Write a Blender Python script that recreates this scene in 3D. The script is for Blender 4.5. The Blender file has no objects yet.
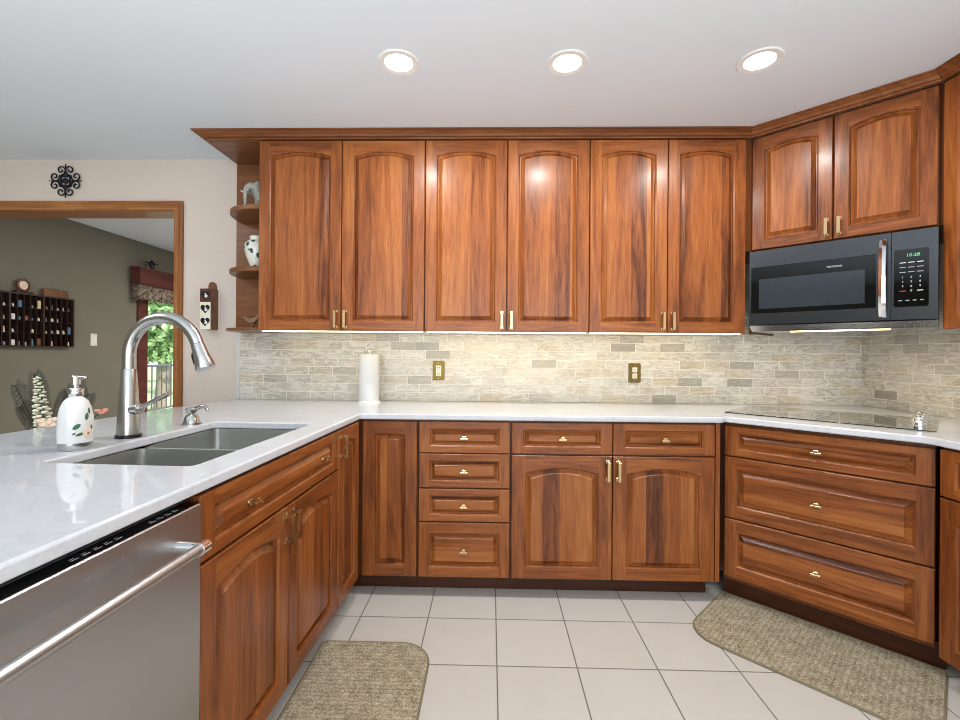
import bpy, bmesh, math, random
from mathutils import Vector, Matrix
R = math.radians
random.seed(7)
S = bpy.context.scene
C = S.collection

# ------------------------------------------------------------------ camera, world, lights, exposure
CAM_H = 1.2215
cam = bpy.data.cameras.new('camera'); cam.sensor_width = 36; cam.lens = 455.5/960*36
cam.shift_y = -7.5/960; cam.clip_start = 0.02
co = bpy.data.objects.new('camera', cam); C.objects.link(co)
co.matrix_world = Matrix.Translation((0, 0, CAM_H)) @ Matrix.Rotation(0.0231, 4, 'Z') @ Matrix.Rotation(math.pi/2, 4, 'X') @ Matrix.Rotation(0.00753, 4, 'Z')
S.camera = co
w = bpy.data.worlds.new('world'); S.world = w; w.use_nodes = True
bg = w.node_tree.nodes['Background']; bg.inputs[0].default_value = (0.86, 0.94, 1.0, 1); bg.inputs[1].default_value = 1.5
S.view_settings.view_transform = 'Standard'; S.view_settings.look = 'None'
S.cycles.filter_width = 0.95
S.view_settings.exposure = -0.12; S.view_settings.gamma = 1.0; S.view_settings.use_curve_mapping = False
def area(name, loc, rot, sx, sy, power, col=(1, 1, 1), shape='RECTANGLE', spread=180):
    l = bpy.data.lights.new(name, 'AREA'); l.shape = shape; l.size = sx; l.size_y = sy; l.energy = power; l.color = col
    l.spread = R(spread)
    o = bpy.data.objects.new(name, l); C.objects.link(o); o.location = loc; o.rotation_euler = rot
    return o
sun = bpy.data.lights.new('sun', 'SUN'); sun.energy = 6.0; sun.angle = R(2); sun.color = (1, .95, .85)
so = bpy.data.objects.new('sun', sun); C.objects.link(so); so.rotation_euler = (R(40), R(10), R(60))
# added fill lights: daylight stand-in behind the camera, unseen panel over the family room
area('window_side_fill', (0.2, -3.3, 1.35), (R(90), 0, 0), 4.6, 2.0, 105, (0.90, 0.96, 1.0))
area('family_room_fill', (-1.6, 5.2, 2.42), (0, 0, 0), 1.2, 1.2, 95, (1, .97, .93))  # added ceiling fill for the family room, no fixture in view

# added upward fill, bounced off the ceiling behind the camera to even the room
area('ceiling_bounce_fill', (-.5, -.9, .7), (R(180), 0, 0), 3.6, 2.2, 95, (0.95, 0.98, 1.0))
area('dining_fill', (-2.7, 1.1, 2.42), (0, 0, 0), .8, .8, 18, (1, .98, .95))  # added out-of-view fill over the dining side, brightens the walls

# ------------------------------------------------------------------ node helpers
def srgb(r, g, b):
    f = lambda c: (c/255/12.92) if c/255 <= .04045 else ((c/255+.055)/1.055)**2.4
    return (f(r), f(g), f(b), 1)
class N:
    def __init__(s, name):
        s.m = bpy.data.materials.new(name); s.m.use_nodes = True; s.t = s.m.node_tree
        s.b = s.t.nodes['Principled BSDF']
    def n(s, typ, **kw):
        nd = s.t.nodes.new(typ)
        for k, v in kw.items(): setattr(nd, k, v)
        return nd
    def l(s, a, b): s.t.links.new(a, b)
    def val(s, sock, v):
        if isinstance(v, bpy.types.NodeSocket): s.l(v, sock)
        else: sock.default_value = v
    def math(s, op, a, b=0.0, c=0.0):
        nd = s.n('ShaderNodeMath', operation=op)
        s.val(nd.inputs[0], a); s.val(nd.inputs[1], b); s.val(nd.inputs[2], c)
        return nd.outputs[0]
    def mix(s, fac, a, b, blend='MIX'):
        nd = s.n('ShaderNodeMix', data_type='RGBA', blend_type=blend)
        s.val(nd.inputs[0], fac); s.val(nd.inputs[6], a); s.val(nd.inputs[7], b)
        return nd.outputs[2]
    def coord(s, kind='Object'):
        return s.n('ShaderNodeTexCoord').outputs[kind]
    def mapping(s, v, scale=(1, 1, 1), loc=(0, 0, 0)):
        nd = s.n('ShaderNodeMapping'); s.l(v, nd.inputs[0])
        nd.inputs['Scale'].default_value = scale; s.val(nd.inputs['Location'], loc)
        return nd.outputs[0]
    def noise(s, v, scale=5., detail=3., rough=.5, dist=0.):
        nd = s.n('ShaderNodeTexNoise'); s.l(v, nd.inputs['Vector'])
        nd.inputs['Scale'].default_value = scale; nd.inputs['Detail'].default_value = detail
        nd.inputs['Roughness'].default_value = rough; nd.inputs['Distortion'].default_value = dist
        return nd.outputs[0]
    def ramp(s, f, stops):
        nd = s.n('ShaderNodeValToRGB'); s.l(f, nd.inputs[0])
        e = nd.color_ramp.elements
        while len(e) < len(stops): e.new(.5)
        for i, (p, c) in enumerate(stops): e[i].position = p; e[i].color = c
        return nd.outputs[0]
    def bump(s, h, strength=.2, dist=.002):
        nd = s.n('ShaderNodeBump'); nd.inputs['Strength'].default_value = strength
        nd.inputs['Distance'].default_value = dist; s.l(h, nd.inputs['Height'])
        s.l(nd.outputs[0], s.b.inputs['Normal'])
    def set(s, col=None, rough=.5, metal=0., coat=0., coat_r=.1, spec=.5, trans=0., ior=1.45):
        b = s.b.inputs
        if col is not None: s.val(b['Base Color'], col)
        s.val(b['Roughness'], rough); b['Metallic'].default_value = metal
        b['Coat Weight'].default_value = coat; b['Coat Roughness'].default_value = coat_r
        b['Specular IOR Level'].default_value = spec; b['Transmission Weight'].default_value = trans; b['IOR'].default_value = ior
        return s.m
    def emit(s, col, st):
        s.b.inputs['Emission Color'].default_value = col; s.b.inputs['Emission Strength'].default_value = st
def plain(name, col, rough=.5, metal=0., var=.06, scale=40., **kw):
    m = N(name)
    f = m.noise(m.coord(), scale, 3)
    c2 = tuple(c*(1-var) for c in col[:3])+(1,); c1 = tuple(min(1, c*(1+var)) for c in col[:3])+(1,)
    return m.set(m.mix(f, c2, c1), rough, metal, **kw)

# ------------------------------------------------------------------ materials
def wood(name, axis='z', strips=False, dark=(76, 36, 15), mid=(136, 75, 33), light=(170, 105, 52), rough=.36, coat=.16, stripw=.085):
    m = N(name); v = m.coord()
    rnd = m.n('ShaderNodeObjectInfo').outputs['Random']
    off = m.n('ShaderNodeCombineXYZ')
    for i, k in enumerate((17., 9., 13.)): m.l(m.math('MULTIPLY', rnd, k), off.inputs[i])
    sc = (14, 14, 1.1) if axis == 'z' else (1.1, 14, 14) if axis == 'x' else (14, 1.1, 14)
    p = m.mapping(v, sc, off.outputs[0])
    n1 = m.noise(p, 1.0, 4, .55, 1.6)
    sc2 = tuple(s*7 for s in sc)
    n2 = m.noise(m.mapping(v, sc2, off.outputs[0]), 1.0, 3, .6)
    sc3 = tuple(s*2.6 for s in sc)
    n3 = m.noise(m.mapping(v, sc3, off.outputs[0]), 1.0, 5, .65, 2.5)
    f = m.math('ADD', m.math('MULTIPLY', n1, .48), m.math('ADD', m.math('MULTIPLY', n2, .27), m.math('MULTIPLY', n3, .25)))
    if strips:
        sep = m.n('ShaderNodeSeparateXYZ'); m.l(v, sep.inputs[0])
        ax = sep.outputs[0] if axis == 'z' else sep.outputs[2]
        k = m.math('FLOOR', m.math('DIVIDE', m.math('ADD', ax, m.math('MULTIPLY', rnd, 5.)), stripw))
        wn = m.n('ShaderNodeTexWhiteNoise', noise_dimensions='2D')
        cb = m.n('ShaderNodeCombineXYZ'); m.l(k, cb.inputs[0]); m.l(m.math('MULTIPLY', rnd, 31.7), cb.inputs[1]); m.l(cb.outputs[0], wn.inputs['Vector'])
        f = m.math('ADD', f, m.math('MULTIPLY', m.math('SUBTRACT', wn.outputs[0], .5), .22))
    else:
        f = m.math('ADD', f, m.math('MULTIPLY', m.math('SUBTRACT', rnd, .5), .10))
    c = m.ramp(f, [(.32, srgb(*dark)), (.5, srgb(*mid)), (.70, srgb(*light))])
    m.bump(n2, .05, .001)
    return m.set(c, rough, coat=coat, coat_r=.2, spec=.35)
M = {}
M['stile'] = wood('cherry_stile', 'z')
M['rail'] = wood('cherry_rail', 'x')
M['panel'] = wood('cherry_panel', 'z', True)
M['hpanel'] = wood('cherry_drawer_panel', 'x', True, stripw=.06)
M['crown'] = wood('cherry_crown', 'x', dark=(92, 50, 26), mid=(126, 74, 39), light=(152, 96, 54))
M['carc'] = wood('cherry_carcass', 'z', dark=(70, 36, 18), mid=(92, 50, 25), light=(112, 64, 34))
M['toe'] = wood('shaded_cherry_toe_kick', 'x', dark=(50, 25, 13), mid=(70, 36, 18), light=(88, 48, 26), coat=.05)  # dark cherry, deepened further to carry the shade under the cabinets
M['shelf'] = wood('cherry_shelf', 'x', dark=(92, 56, 32), mid=(120, 76, 45), light=(142, 94, 58))
M['oak'] = wood('oak_casing', 'x', dark=(110, 66, 36), mid=(150, 96, 54), light=(178, 122, 74))
M['oakv'] = wood('oak_casing_upright', 'z', dark=(110, 66, 36), mid=(150, 96, 54), light=(178, 122, 74))
M['darkwood'] = wood('walnut', 'z', dark=(30, 18, 13), mid=(48, 30, 22), light=(66, 44, 32), coat=.1, rough=.5)
M['redwood'] = wood('mahogany', 'y', dark=(66, 32, 27), mid=(92, 48, 42), light=(112, 62, 54), coat=.1, rough=.45)
M['under'] = plain('cabinet_underside_laminate', srgb(225, 222, 212), .5)
def quartz():
    m = N('white_quartz'); v = m.coord()
    a = m.noise(v, 3.0, 6, .6, 1.5); b = m.noise(v, 60, 2, .5)
    vein = m.ramp(m.math('ABSOLUTE', m.math('SUBTRACT', a, .5)), [(0, (1, 1, 1, 1)), (.03, (0, 0, 0, 1))])
    c = m.mix(m.math('MULTIPLY', vein, .22), m.mix(b, srgb(198, 201, 206), srgb(211, 214, 219)), srgb(176, 176, 182))
    return m.set(c, .05)
M['quartz'] = quartz()
def floor_tile():
    m = N('floor_tile'); v = m.coord(); sep = m.n('ShaderNodeSeparateXYZ'); m.l(v, sep.inputs[0])
    T = .3117; g = .0022/T
    def ax(o, g0):
        u = m.math('DIVIDE', m.math('SUBTRACT', o, g0), T); fr = m.math('FRACT', u)
        d = m.math('MINIMUM', fr, m.math('SUBTRACT', 1., fr))
        return m.math('FLOOR', u), d
    ix, dx = ax(sep.outputs[0], -.5893); iy, dy = ax(sep.outputs[1], 2.089)
    d = m.math('MINIMUM', dx, dy)
    grout = m.ramp(d, [(g*.8, (1, 1, 1, 1)), (g*1.5, (0, 0, 0, 1))])
    cb = m.n('ShaderNodeCombineXYZ'); m.l(ix, cb.inputs[0]); m.l(iy, cb.inputs[1])
    wn = m.n('ShaderNodeTexWhiteNoise', noise_dimensions='2D'); m.l(cb.outputs[0], wn.inputs['Vector'])
    n = m.noise(v, 9, 5, .6)
    tile = m.mix(m.math('ADD', m.math('MULTIPLY', n, .7), m.math('MULTIPLY', wn.outputs[0], .3)), srgb(194, 189, 181), srgb(207, 202, 195))
    c = m.mix(grout, tile, srgb(112, 106, 98))
    m.bump(m.ramp(d, [(g*.8, (0, 0, 0, 1)), (g*2.2, (1, 1, 1, 1))]), .5, .002)
    return m.set(c, m.mix(grout, (.26, .26, .26, 1), (.8, .8, .8, 1)))
M['floor'] = floor_tile()
def splash(axis):
    m = N('marble_mosaic_'+axis); v = m.coord(); sep = m.n('ShaderNodeSeparateXYZ'); m.l(v, sep.inputs[0])
    u0 = sep.outputs[0] if axis == 'x' else sep.outputs[1]; z = m.math('SUBTRACT', sep.outputs[2], .915)
    TH, TW = .0528, .1525
    r = m.math('DIVIDE', z, TH); row = m.math('FLOOR', r); fz = m.math('FRACT', r)
    wn1 = m.n('ShaderNodeTexWhiteNoise', noise_dimensions='1D'); m.l(m.math('ADD', row, .37), wn1.inputs['W'])
    uu = m.math('ADD', m.math('DIVIDE', u0, TW), m.math('ADD', m.math('MULTIPLY', row, .5), m.math('MULTIPLY', wn1.outputs[0], .45)))
    col = m.math('FLOOR', uu); fu = m.math('FRACT', uu)
    dz = m.math('MULTIPLY', m.math('MINIMUM', fz, m.math('SUBTRACT', 1., fz)), TH)
    du = m.math('MULTIPLY', m.math('MINIMUM', fu, m.math('SUBTRACT', 1., fu)), TW)
    d = m.math('MINIMUM', dz, du)
    gr = m.ramp(m.math('MULTIPLY', d, 100.), [(.09, (1, 1, 1, 1)), (.16, (0, 0, 0, 1))])
    cb = m.n('ShaderNodeCombineXYZ'); m.l(col, cb.inputs[0]); m.l(row, cb.inputs[1])
    wn = m.n('ShaderNodeTexWhiteNoise', noise_dimensions='2D'); m.l(cb.outputs[0], wn.inputs['Vector'])
    base = m.ramp(wn.outputs[0], [(0., srgb(164, 160, 152)), (.04, srgb(188, 183, 174)), (.12, srgb(212, 207, 198)), (.65, srgb(224, 220, 212)), (.86, srgb(214, 203, 184)), (1., srgb(226, 222, 214))])
    # veins run along each tile, shifted per tile
    off = m.n('ShaderNodeCombineXYZ')
    for i, k in enumerate((9., 5., 7.)): m.l(m.math('MULTIPLY', wn.outputs[0], k), off.inputs[i])
    sc = (5, 5, 22)
    ve = m.noise(m.mapping(v, sc, off.outputs[0]), 1., 6, .65, 1.8)
    vf = m.ramp(m.math('ABSOLUTE', m.math('SUBTRACT', ve, .5)), [(0, (1, 1, 1, 1)), (.035, (.35, .35, .35, 1)), (.13, (0, 0, 0, 1))])
    vf2 = m.noise(v, 6., 3)
    c = m.mix(m.math('MULTIPLY', vf, m.math('MULTIPLY', vf2, 1.15)), base, srgb(140, 129, 108))
    c = m.mix(gr, c, srgb(234, 231, 224))
    m.bump(m.ramp(m.math('MULTIPLY', d, 100.), [(.08, (0, 0, 0, 1)), (.2, (1, 1, 1, 1))]), .35, .0015)
    return m.set(c, m.mix(gr, (.24, .24, .24, 1), (.7, .7, .7, 1)))
M['splx'] = splash('x'); M['sply'] = splash('y')
M['pencil'] = plain('pale_marble', srgb(206, 208, 206), .25, var=.10, scale=18)
def wallpaper():
    m = N('taupe_wallcovering'); v = m.coord()
    n = m.noise(m.mapping(v, (30, 30, 220)), 1., 3); k = m.noise(v, 1.5, 2)
    c = m.mix(m.math('ADD', m.math('MULTIPLY', n, .7), m.math('MULTIPLY', k, .3)), srgb(203, 190, 179), srgb(218, 206, 196))
    return m.set(c, .75, spec=.2)
M['wall'] = wallpaper()
M['green'] = plain('olive_paint', srgb(122, 119, 105), .8, var=.07, scale=5, spec=.2)
M['ceil'] = plain('ceiling_paint', srgb(224, 231, 238), .9, var=.02, scale=300, spec=.1)
M['white'] = plain('white_trim_paint', srgb(235, 235, 232), .4, var=.01)
def steel(name, col, rough, axis=(2, 160, 160)):
    m = N(name); n = m.noise(m.mapping(m.coord(), axis), 1., 3)
    m.bump(n, .03, .0006)
    c2 = tuple(c*.9 for c in col[:3])+(1,)
    return m.set(m.mix(n, c2, col), rough, 1.)
M['steel'] = steel('brushed_stainless', srgb(186, 187, 188), .36)
M['sinksteel'] = steel('sink_stainless', srgb(186, 188, 184), .38, (120, 4, 120))
M['chrome'] = plain('chrome', srgb(225, 226, 228), .08, 1., var=.01)
M['nickel'] = plain('brushed_nickel', srgb(190, 190, 188), .24, 1., var=.03)
M['brass'] = plain('champagne_brass', srgb(196, 168, 126), .25, 1., var=.04)
M['oldbrass'] = plain('antique_brass', srgb(112, 92, 46), .35, 1., var=.08)
M['bstain'] = steel('black_stainless', srgb(86, 88, 92), .24)
M['bglass'] = plain('black_glass', srgb(7, 8, 9), .05, 0., var=.05)
M['winglass'] = plain('microwave_window_screen', srgb(46, 52, 58), .12, 0., var=.1)
M['cooktop'] = plain('cooktop_glass', srgb(20, 20, 21), .04, 0., var=.15, scale=400, coat=1., coat_r=.02, spec=.9)
M['black'] = plain('black_plastic', srgb(16, 16, 18), .35, var=.1)
M['grey'] = plain('grey_plastic', srgb(120, 122, 124), .5)
M['ceramic'] = plain('white_ceramic', srgb(220, 220, 219), .14, var=.01, coat=.4)
M['ivory'] = plain('ivory_plastic', srgb(228, 222, 206), .4, var=.02)
M['paper'] = plain('paper_towel', srgb(224, 224, 224), .9, var=.03, scale=120)
M['iron'] = plain('wrought_iron', srgb(34, 40, 50), .4, .6, var=.15)
M['leaf'] = plain('painted_leaf_green', srgb(62, 108, 70), .5, var=.2)
M['peach'] = plain('peach_petal', srgb(230, 208, 184), .6, var=.08)
M['pinkp'] = plain('coral_petal', srgb(212, 146, 128), .6, var=.15)
M['whitep'] = plain('white_petal', srgb(228, 226, 206), .7, var=.06)
M['frond'] = plain('dark_feather', srgb(40, 42, 32), .7, var=.25)
M['brownp'] = plain('bird_wood', srgb(140, 108, 82), .6, var=.3, scale=60)
M['elephant'] = plain('carved_soapstone', srgb(176, 176, 168), .5, var=.4, scale=70)
M['mark'] = plain('white_print', srgb(205, 207, 210), .5, var=.01)
M['markdim'] = plain('grey_print', srgb(150, 152, 156), .5, var=.01)
M['red'] = plain('red_print', srgb(190, 50, 44), .5, var=.01)
def glow(name, col, st):
    m = N(name); m.set(col, .5); m.emit(col, st); return m.m
M['lamp'] = glow('lamp_diffuser', (1, .97, .92, 1), 6.)
M['led'] = glow('led_strip', (1, .9, .68, 1), 5.)
M['mwlamp'] = glow('microwave_lamp', (1, .80, .50, 1), 5.)
M['digits'] = glow('green_digits', (.12, .6, .22, 1), .25)
def rugmat():
    m = N('woven_rug'); v = m.coord()
    n = m.noise(v, 150, 4, .75); k = m.noise(v, 25, 3); big = m.noise(v, 4, 2)
    wv = m.n('ShaderNodeTexWave', wave_type='BANDS', bands_direction='X'); m.l(v, wv.inputs['Vector']); wv.inputs['Scale'].default_value = 16; wv.inputs['Distortion'].default_value = 6; wv.inputs['Detail Scale'].default_value = 5
    f = m.math('ADD', m.math('MULTIPLY', n, .72), m.math('ADD', m.math('MULTIPLY', wv.outputs['Fac'], .08), m.math('MULTIPLY', k, .20)))
    c = m.ramp(f, [(.34, srgb(104, 94, 74)), (.5, srgb(164, 153, 128)), (.64, srgb(206, 197, 174))])
    m.bump(f, .9, .006)
    return m.set(c, .95, spec=.1)
M['rug'] = rugmat(); M['rugedge'] = plain('rug_binding', srgb(128, 118, 92), .9)
def floral(name, base, c1, c2, scale):
    m = N(name); v = m.coord()
    vo = m.n('ShaderNodeTexVoronoi'); m.l(m.mapping(v, (1, 1, .8)), vo.inputs['Vector']); vo.inputs['Scale'].default_value = scale
    n = m.noise(v, scale*2.2, 3)
    f = m.ramp(m.math('ADD', vo.outputs['Distance'], m.math('MULTIPLY', n, .5)), [(.56, (1, 1, 1, 1)), (.62, (0, 0, 0, 1))])
    c = m.mix(f, base, m.mix(n, c1, c2))
    return m.set(c, .2, coat=.4)
M['vase'] = floral('blue_and_white_china', srgb(228, 226, 214), srgb(52, 72, 92), srgb(70, 92, 84), 30.)
def valance_mat():
    m = N('valance_fabric'); v = m.coord()
    n = m.noise(v, 28, 4, .6, 1.)
    c = m.ramp(n, [(.35, srgb(52, 44, 42)), (.5, srgb(128, 112, 98)), (.65, srgb(176, 160, 138))])
    return m.set(c, .9)
M['valance'] = valance_mat()
def glass():
    m = N('window_glass'); m.set((1, 1, 1, 1), .0, trans=1., ior=1.02, spec=.3)
    return m.m
M['glass'] = glass()
def foliage():
    m = N('tree_leaves'); n = m.noise(m.coord(), 3.5, 4)
    c = m.ramp(n, [(.3, srgb(84, 122, 72)), (.55, srgb(146, 184, 122)), (.75, srgb(206, 226, 184))])
    m.b.inputs['Subsurface Weight'].default_value = 0
    return m.set(c, .7)
M['foliage'] = foliage()
M['bark'] = plain('bark', srgb(150, 138, 122), .9, var=.2)
M['lawn'] = plain('lawn_grass', srgb(176, 188, 152), .95, var=.25, scale=6)
M['deck'] = plain('deck_boards', srgb(176, 166, 152), .8, var=.12, scale=8)
M['railm'] = plain('deck_rail_paint', srgb(92, 100, 104), .5)

# ------------------------------------------------------------------ mesh helpers
class MB:
    def __init__(s): s.v = []; s.f = []; s.m = []
    def add(s, vs, fs, mi=0):
        o = len(s.v); s.v += [tuple(v) for v in vs]; s.f += [tuple(i+o for i in f) for f in fs]; s.m += [mi]*len(fs); return s
    def box(s, x0, x1, y0, y1, z0, z1, mi=0):
        vs = [(x, y, z) for z in (z0, z1) for y in (y0, y1) for x in (x0, x1)]
        return s.add(vs, [(0, 2, 3, 1), (4, 5, 7, 6), (0, 1, 5, 4), (2, 6, 7, 3), (0, 4, 6, 2), (1, 3, 7, 5)], mi)
    def cbox(s, x0, x1, y0, y1, z0, z1, c=.003, mi=0):       # box with chamfered edges along every side
        return s.loft([[(x0+c, y0+c, z0), (x1-c, y0+c, z0), (x1-c, y1-c, z0), (x0+c, y1-c, z0)],
                       [(x0, y0, z0+c), (x1, y0, z0+c), (x1, y1, z0+c), (x0, y1, z0+c)],
                       [(x0, y0, z1-c), (x1, y0, z1-c), (x1, y1, z1-c), (x0, y1, z1-c)],
                       [(x0+c, y0+c, z1), (x1-c, y0+c, z1), (x1-c, y1-c, z1), (x0+c, y1-c, z1)]], mi=mi)
    def loft(s, loops, cap0=True, cap1=True, mi=0, closed=True):
        n = len(loops[0]); vs = [p for L in loops for p in L]; fs = []
        for k in range(len(loops)-1):
            for i in range(n if closed else n-1):
                j = (i+1) % n
                fs.append((k*n+i, k*n+j, (k+1)*n+j, (k+1)*n+i))
        if cap0: fs.append(tuple(range(n))[::-1])
        if cap1: fs.append(tuple((len(loops)-1)*n+i for i in range(n)))
        return s.add(vs, fs, mi)
    def prism(s, poly, z0, z1, mi=0):
        return s.loft([[(x, y, z0) for x, y in poly], [(x, y, z1) for x, y in poly]], mi=mi)
    def lathe(s, prof, c=(0, 0), seg=32, sx=1., sy=1., mi=0, cap=True):   # prof: (radius, z)
        L = [[(c[0]+r*sx*math.cos(a), c[1]+r*sy*math.sin(a), z) for a in [2*math.pi*i/seg for i in range(seg)]] for r, z in prof]
        return s.loft(L, cap, cap, mi)
    def tube(s, pts, r, seg=12, mi=0, cap=True):
        pts = [Vector(p) for p in pts]; n = len(pts)
        rs = r if isinstance(r, (list, tuple)) else [r]*n
        tg = [(pts[min(i+1, n-1)]-pts[max(i-1, 0)]).normalized() for i in range(n)]
        up = Vector((0, 0, 1)) if abs(tg[0].z) < .9 else Vector((0, 1, 0))
        u = tg[0].cross(up).normalized(); L = []
        for i in range(n):
            u = (u-tg[i]*u.dot(tg[i])).normalized(); v = tg[i].cross(u)
            L.append([tuple(pts[i]+rs[i]*(math.cos(a)*u+math.sin(a)*v)) for a in [2*math.pi*k/seg for k in range(seg)]])
        return s.loft(L, cap, cap, mi)
    def ball(s, c, r, seg=12, sq=(1, 1, 1), mi=0):
        k = seg//2; L = []
        for j in range(1, k):
            t = math.pi*j/k
            L.append([(c[0]+r*sq[0]*math.sin(t)*math.cos(a), c[1]+r*sq[1]*math.sin(t)*math.sin(a), c[2]-r*sq[2]*math.cos(t)) for a in [2*math.pi*i/seg for i in range(seg)]])
        return s.loft(L, mi=mi)
    def xf(s, mat, start=0):
        for i in range(start, len(s.v)): s.v[i] = tuple(mat @ Vector(s.v[i]))
        return s
    def build(s, name, mats, parent=None, smooth=40, loc=None, rotz=0, bevel=0):
        me = bpy.data.meshes.new(name); me.from_pydata(s.v, [], s.f)
        mats = mats if isinstance(mats, (list, tuple)) else [mats]
        for m in mats: me.materials.append(m)
        for p, i in zip(me.polygons, s.m): p.material_index = min(i, len(mats)-1); p.use_smooth = bool(smooth)
        bm = bmesh.new(); bm.from_mesh(me); bmesh.ops.recalc_face_normals(bm, faces=bm.faces); bm.to_mesh(me); bm.free()
        if smooth: me.set_sharp_from_angle(angle=R(smooth))
        o = bpy.data.objects.new(name, me); C.objects.link(o)
        if parent: o.parent = parent
        if loc: o.location = loc
        o.rotation_euler.z = rotz
        if bevel:
            b = o.modifiers.new('edge', 'BEVEL'); b.width = bevel; b.segments = 3; b.limit_method = 'ANGLE'; b.angle_limit = R(40); b.harden_normals = False
        return o
def tag(o, label, cat, group=None):
    o['label'] = label; o['category'] = cat
    if group: o['group'] = group
    return o
def thing(name, label, cat, loc=(0, 0, 0), rotz=0., group=None):
    o = bpy.data.objects.new(name, None); C.objects.link(o); o.location = loc; o.rotation_euler.z = rotz; o.empty_display_size = .05
    return tag(o, label, cat, group)
def struct(o): o['kind'] = 'structure'; return o
def text(name, body, size, mat, parent, loc, rot=(R(90), 0, 0), align='CENTER', extrude=.0003):
    c = bpy.data.curves.new(name, 'FONT'); c.body = body; c.size = size; c.align_x = align; c.align_y = 'CENTER'; c.extrude = extrude; c.resolution_u = 3
    c.materials.append(mat); o = bpy.data.objects.new(name, c); C.objects.link(o)
    bpy.context.view_layer.update()
    me = bpy.data.meshes.new_from_object(o.evaluated_get(bpy.context.evaluated_depsgraph_get())); me.name = name
    bpy.data.objects.remove(o); bpy.data.curves.remove(c)
    if not me.materials: me.materials.append(mat)
    o = bpy.data.objects.new(name, me); C.objects.link(o); o.parent = parent; o.location = loc; o.rotation_euler = rot
    return o
def arc(cx, cy, r, a0, a1, n): return [(cx+r*math.cos(a0+(a1-a0)*i/n), cy+r*math.sin(a0+(a1-a0)*i/n)) for i in range(n+1)]
def rrect(x0, x1, y0, y1, r, n=6):
    rr = r if isinstance(r, (list, tuple)) else [r]*4     # corner order: (x0,y0) (x1,y0) (x1,y1) (x0,y1)
    P = []
    for (cx, cy, a), q in zip(((x0, y0, math.pi), (x1, y0, 1.5*math.pi), (x1, y1, 0), (x0, y1, .5*math.pi)), rr):
        sx = 1 if cx == x0 else -1; sy = 1 if cy == y0 else -1
        P += arc(cx+sx*q, cy+sy*q, q, a, a+math.pi/2, n)
    return P

# ------------------------------------------------------------------ room shell
WY, RX, CZ, GX = 2.86, 2.29, 2.438, -3.95
FY = 7.6; BY = -3.5; OX = -2.016; OZ = 2.112; WT = .15
struct(MB().box(GX-.15, RX+.15, BY, FY+.15, -.12, 0).build('floor', M['floor'], smooth=0))
struct(MB().box(GX-.15, RX+.15, BY, FY+.15, CZ, CZ+.12).build('ceiling', M['ceil'], smooth=0))
b = MB(); b.box(OX, RX, WY, WY+WT, 0, CZ); b.box(GX, OX, WY, WY+WT, OZ, CZ)
struct(b.build('wall_back', M['wall'], smooth=0))
struct(MB().box(RX, RX+.15, BY, FY+.15, 0, CZ).build('wall_right', M['wall'], smooth=0))
DY0, DY1, DZ = 5.13, 6.93, 2.04          # glass door in the green wall
b = MB(); b.box(GX-.15, GX, BY, DY0, 0, CZ); b.box(GX-.15, GX, DY1, FY, 0, CZ); b.box(GX-.15, GX, DY0, DY1, DZ, CZ)
struct(b.build('wall_left', M['green'], smooth=0))
struct(MB().box(GX-.15, RX+.15, FY, FY+.15, 0, CZ).build('wall_far', M['green'], smooth=0))
# wall behind the camera with its large window opening
b = MB(); b.box(GX, -2.6, BY-.15, BY, 0, CZ); b.box(2.1, RX, BY-.15, BY, 0, CZ); b.box(-2.6, 2.1, BY-.15, BY, 0, .3); b.box(-2.6, 2.1, BY-.15, BY, 2.3, CZ)
struct(b.build('wall_front', M['wall'], smooth=0))
# casing round the opening to the family room (moulded)
def casing(b, along, a0, a1, t0, t1, miter=False):
    pass
prof = [(0, 0), (0, .012), (.008, .016), (.016, .016), (.022, .011), (.040, .014), (.048, .020), (.056, .020), (.056, 0)]   # (out from opening, thickness)
b = MB()
L = []
for k, (xx, zz) in enumerate(((GX+.002, None), (OX, 'c'))):
    L.append([((xx if zz is None else xx+p), WY-t, OZ+p) for p, t in prof])
b.loft(L, mi=0)
struct(b.build('trim_1', M['oak'], smooth=30))
b = MB(); b.loft([[(OX+p, WY-t, OZ+p) for p, t in prof], [(OX+p, WY-t, 0.) for p, t in prof]], mi=0)
struct(b.build('trim_2', M['oakv'], smooth=30))
b = MB(); b.box(GX, OX-.001, WY-.004, WY+WT+.004, OZ-.005, OZ-.0005); b.box(OX-.005, OX-.0005, WY-.004, WY+WT+.004, 0, OZ-.005)
struct(b.build('trim_3', M['oak'], smooth=0))
# glass door of the family room
d = MB(); fr = .065
d.box(GX-.10, GX-.04, DY0, DY0+fr, 0, DZ); d.box(GX-.10, GX-.04, DY1-fr, DY1, 0, DZ); d.box(GX-.10, GX-.04, DY0+fr, DY1-fr, DZ-fr, DZ); d.box(GX-.10, GX-.04, DY0+fr, DY1-fr, 0, fr)
d.box(GX-.10, GX-.04, 6.0, 6.06, fr, DZ-fr)
door = struct(d.build('door_1', M['white'], smooth=0))
b = MB(); b.box(GX-.073, GX-.067, DY0+fr, 6.0, fr, DZ-fr); b.box(GX-.073, GX-.067, 6.06, DY1-fr, fr, DZ-fr)
b.build('pane', M['glass'], door, smooth=0)
b = MB(); b.cbox(GX, GX+.022, DY0-.14, DY0, 0, DZ+.1, .004); b.cbox(GX, GX+.022, DY1, DY1+.14, 0, DZ+.1, .004); b.box(GX, GX+.02, DY0, DY1, DZ, DZ+.1)
struct(b.build('trim_4', M['redwood'], smooth=0))

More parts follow.
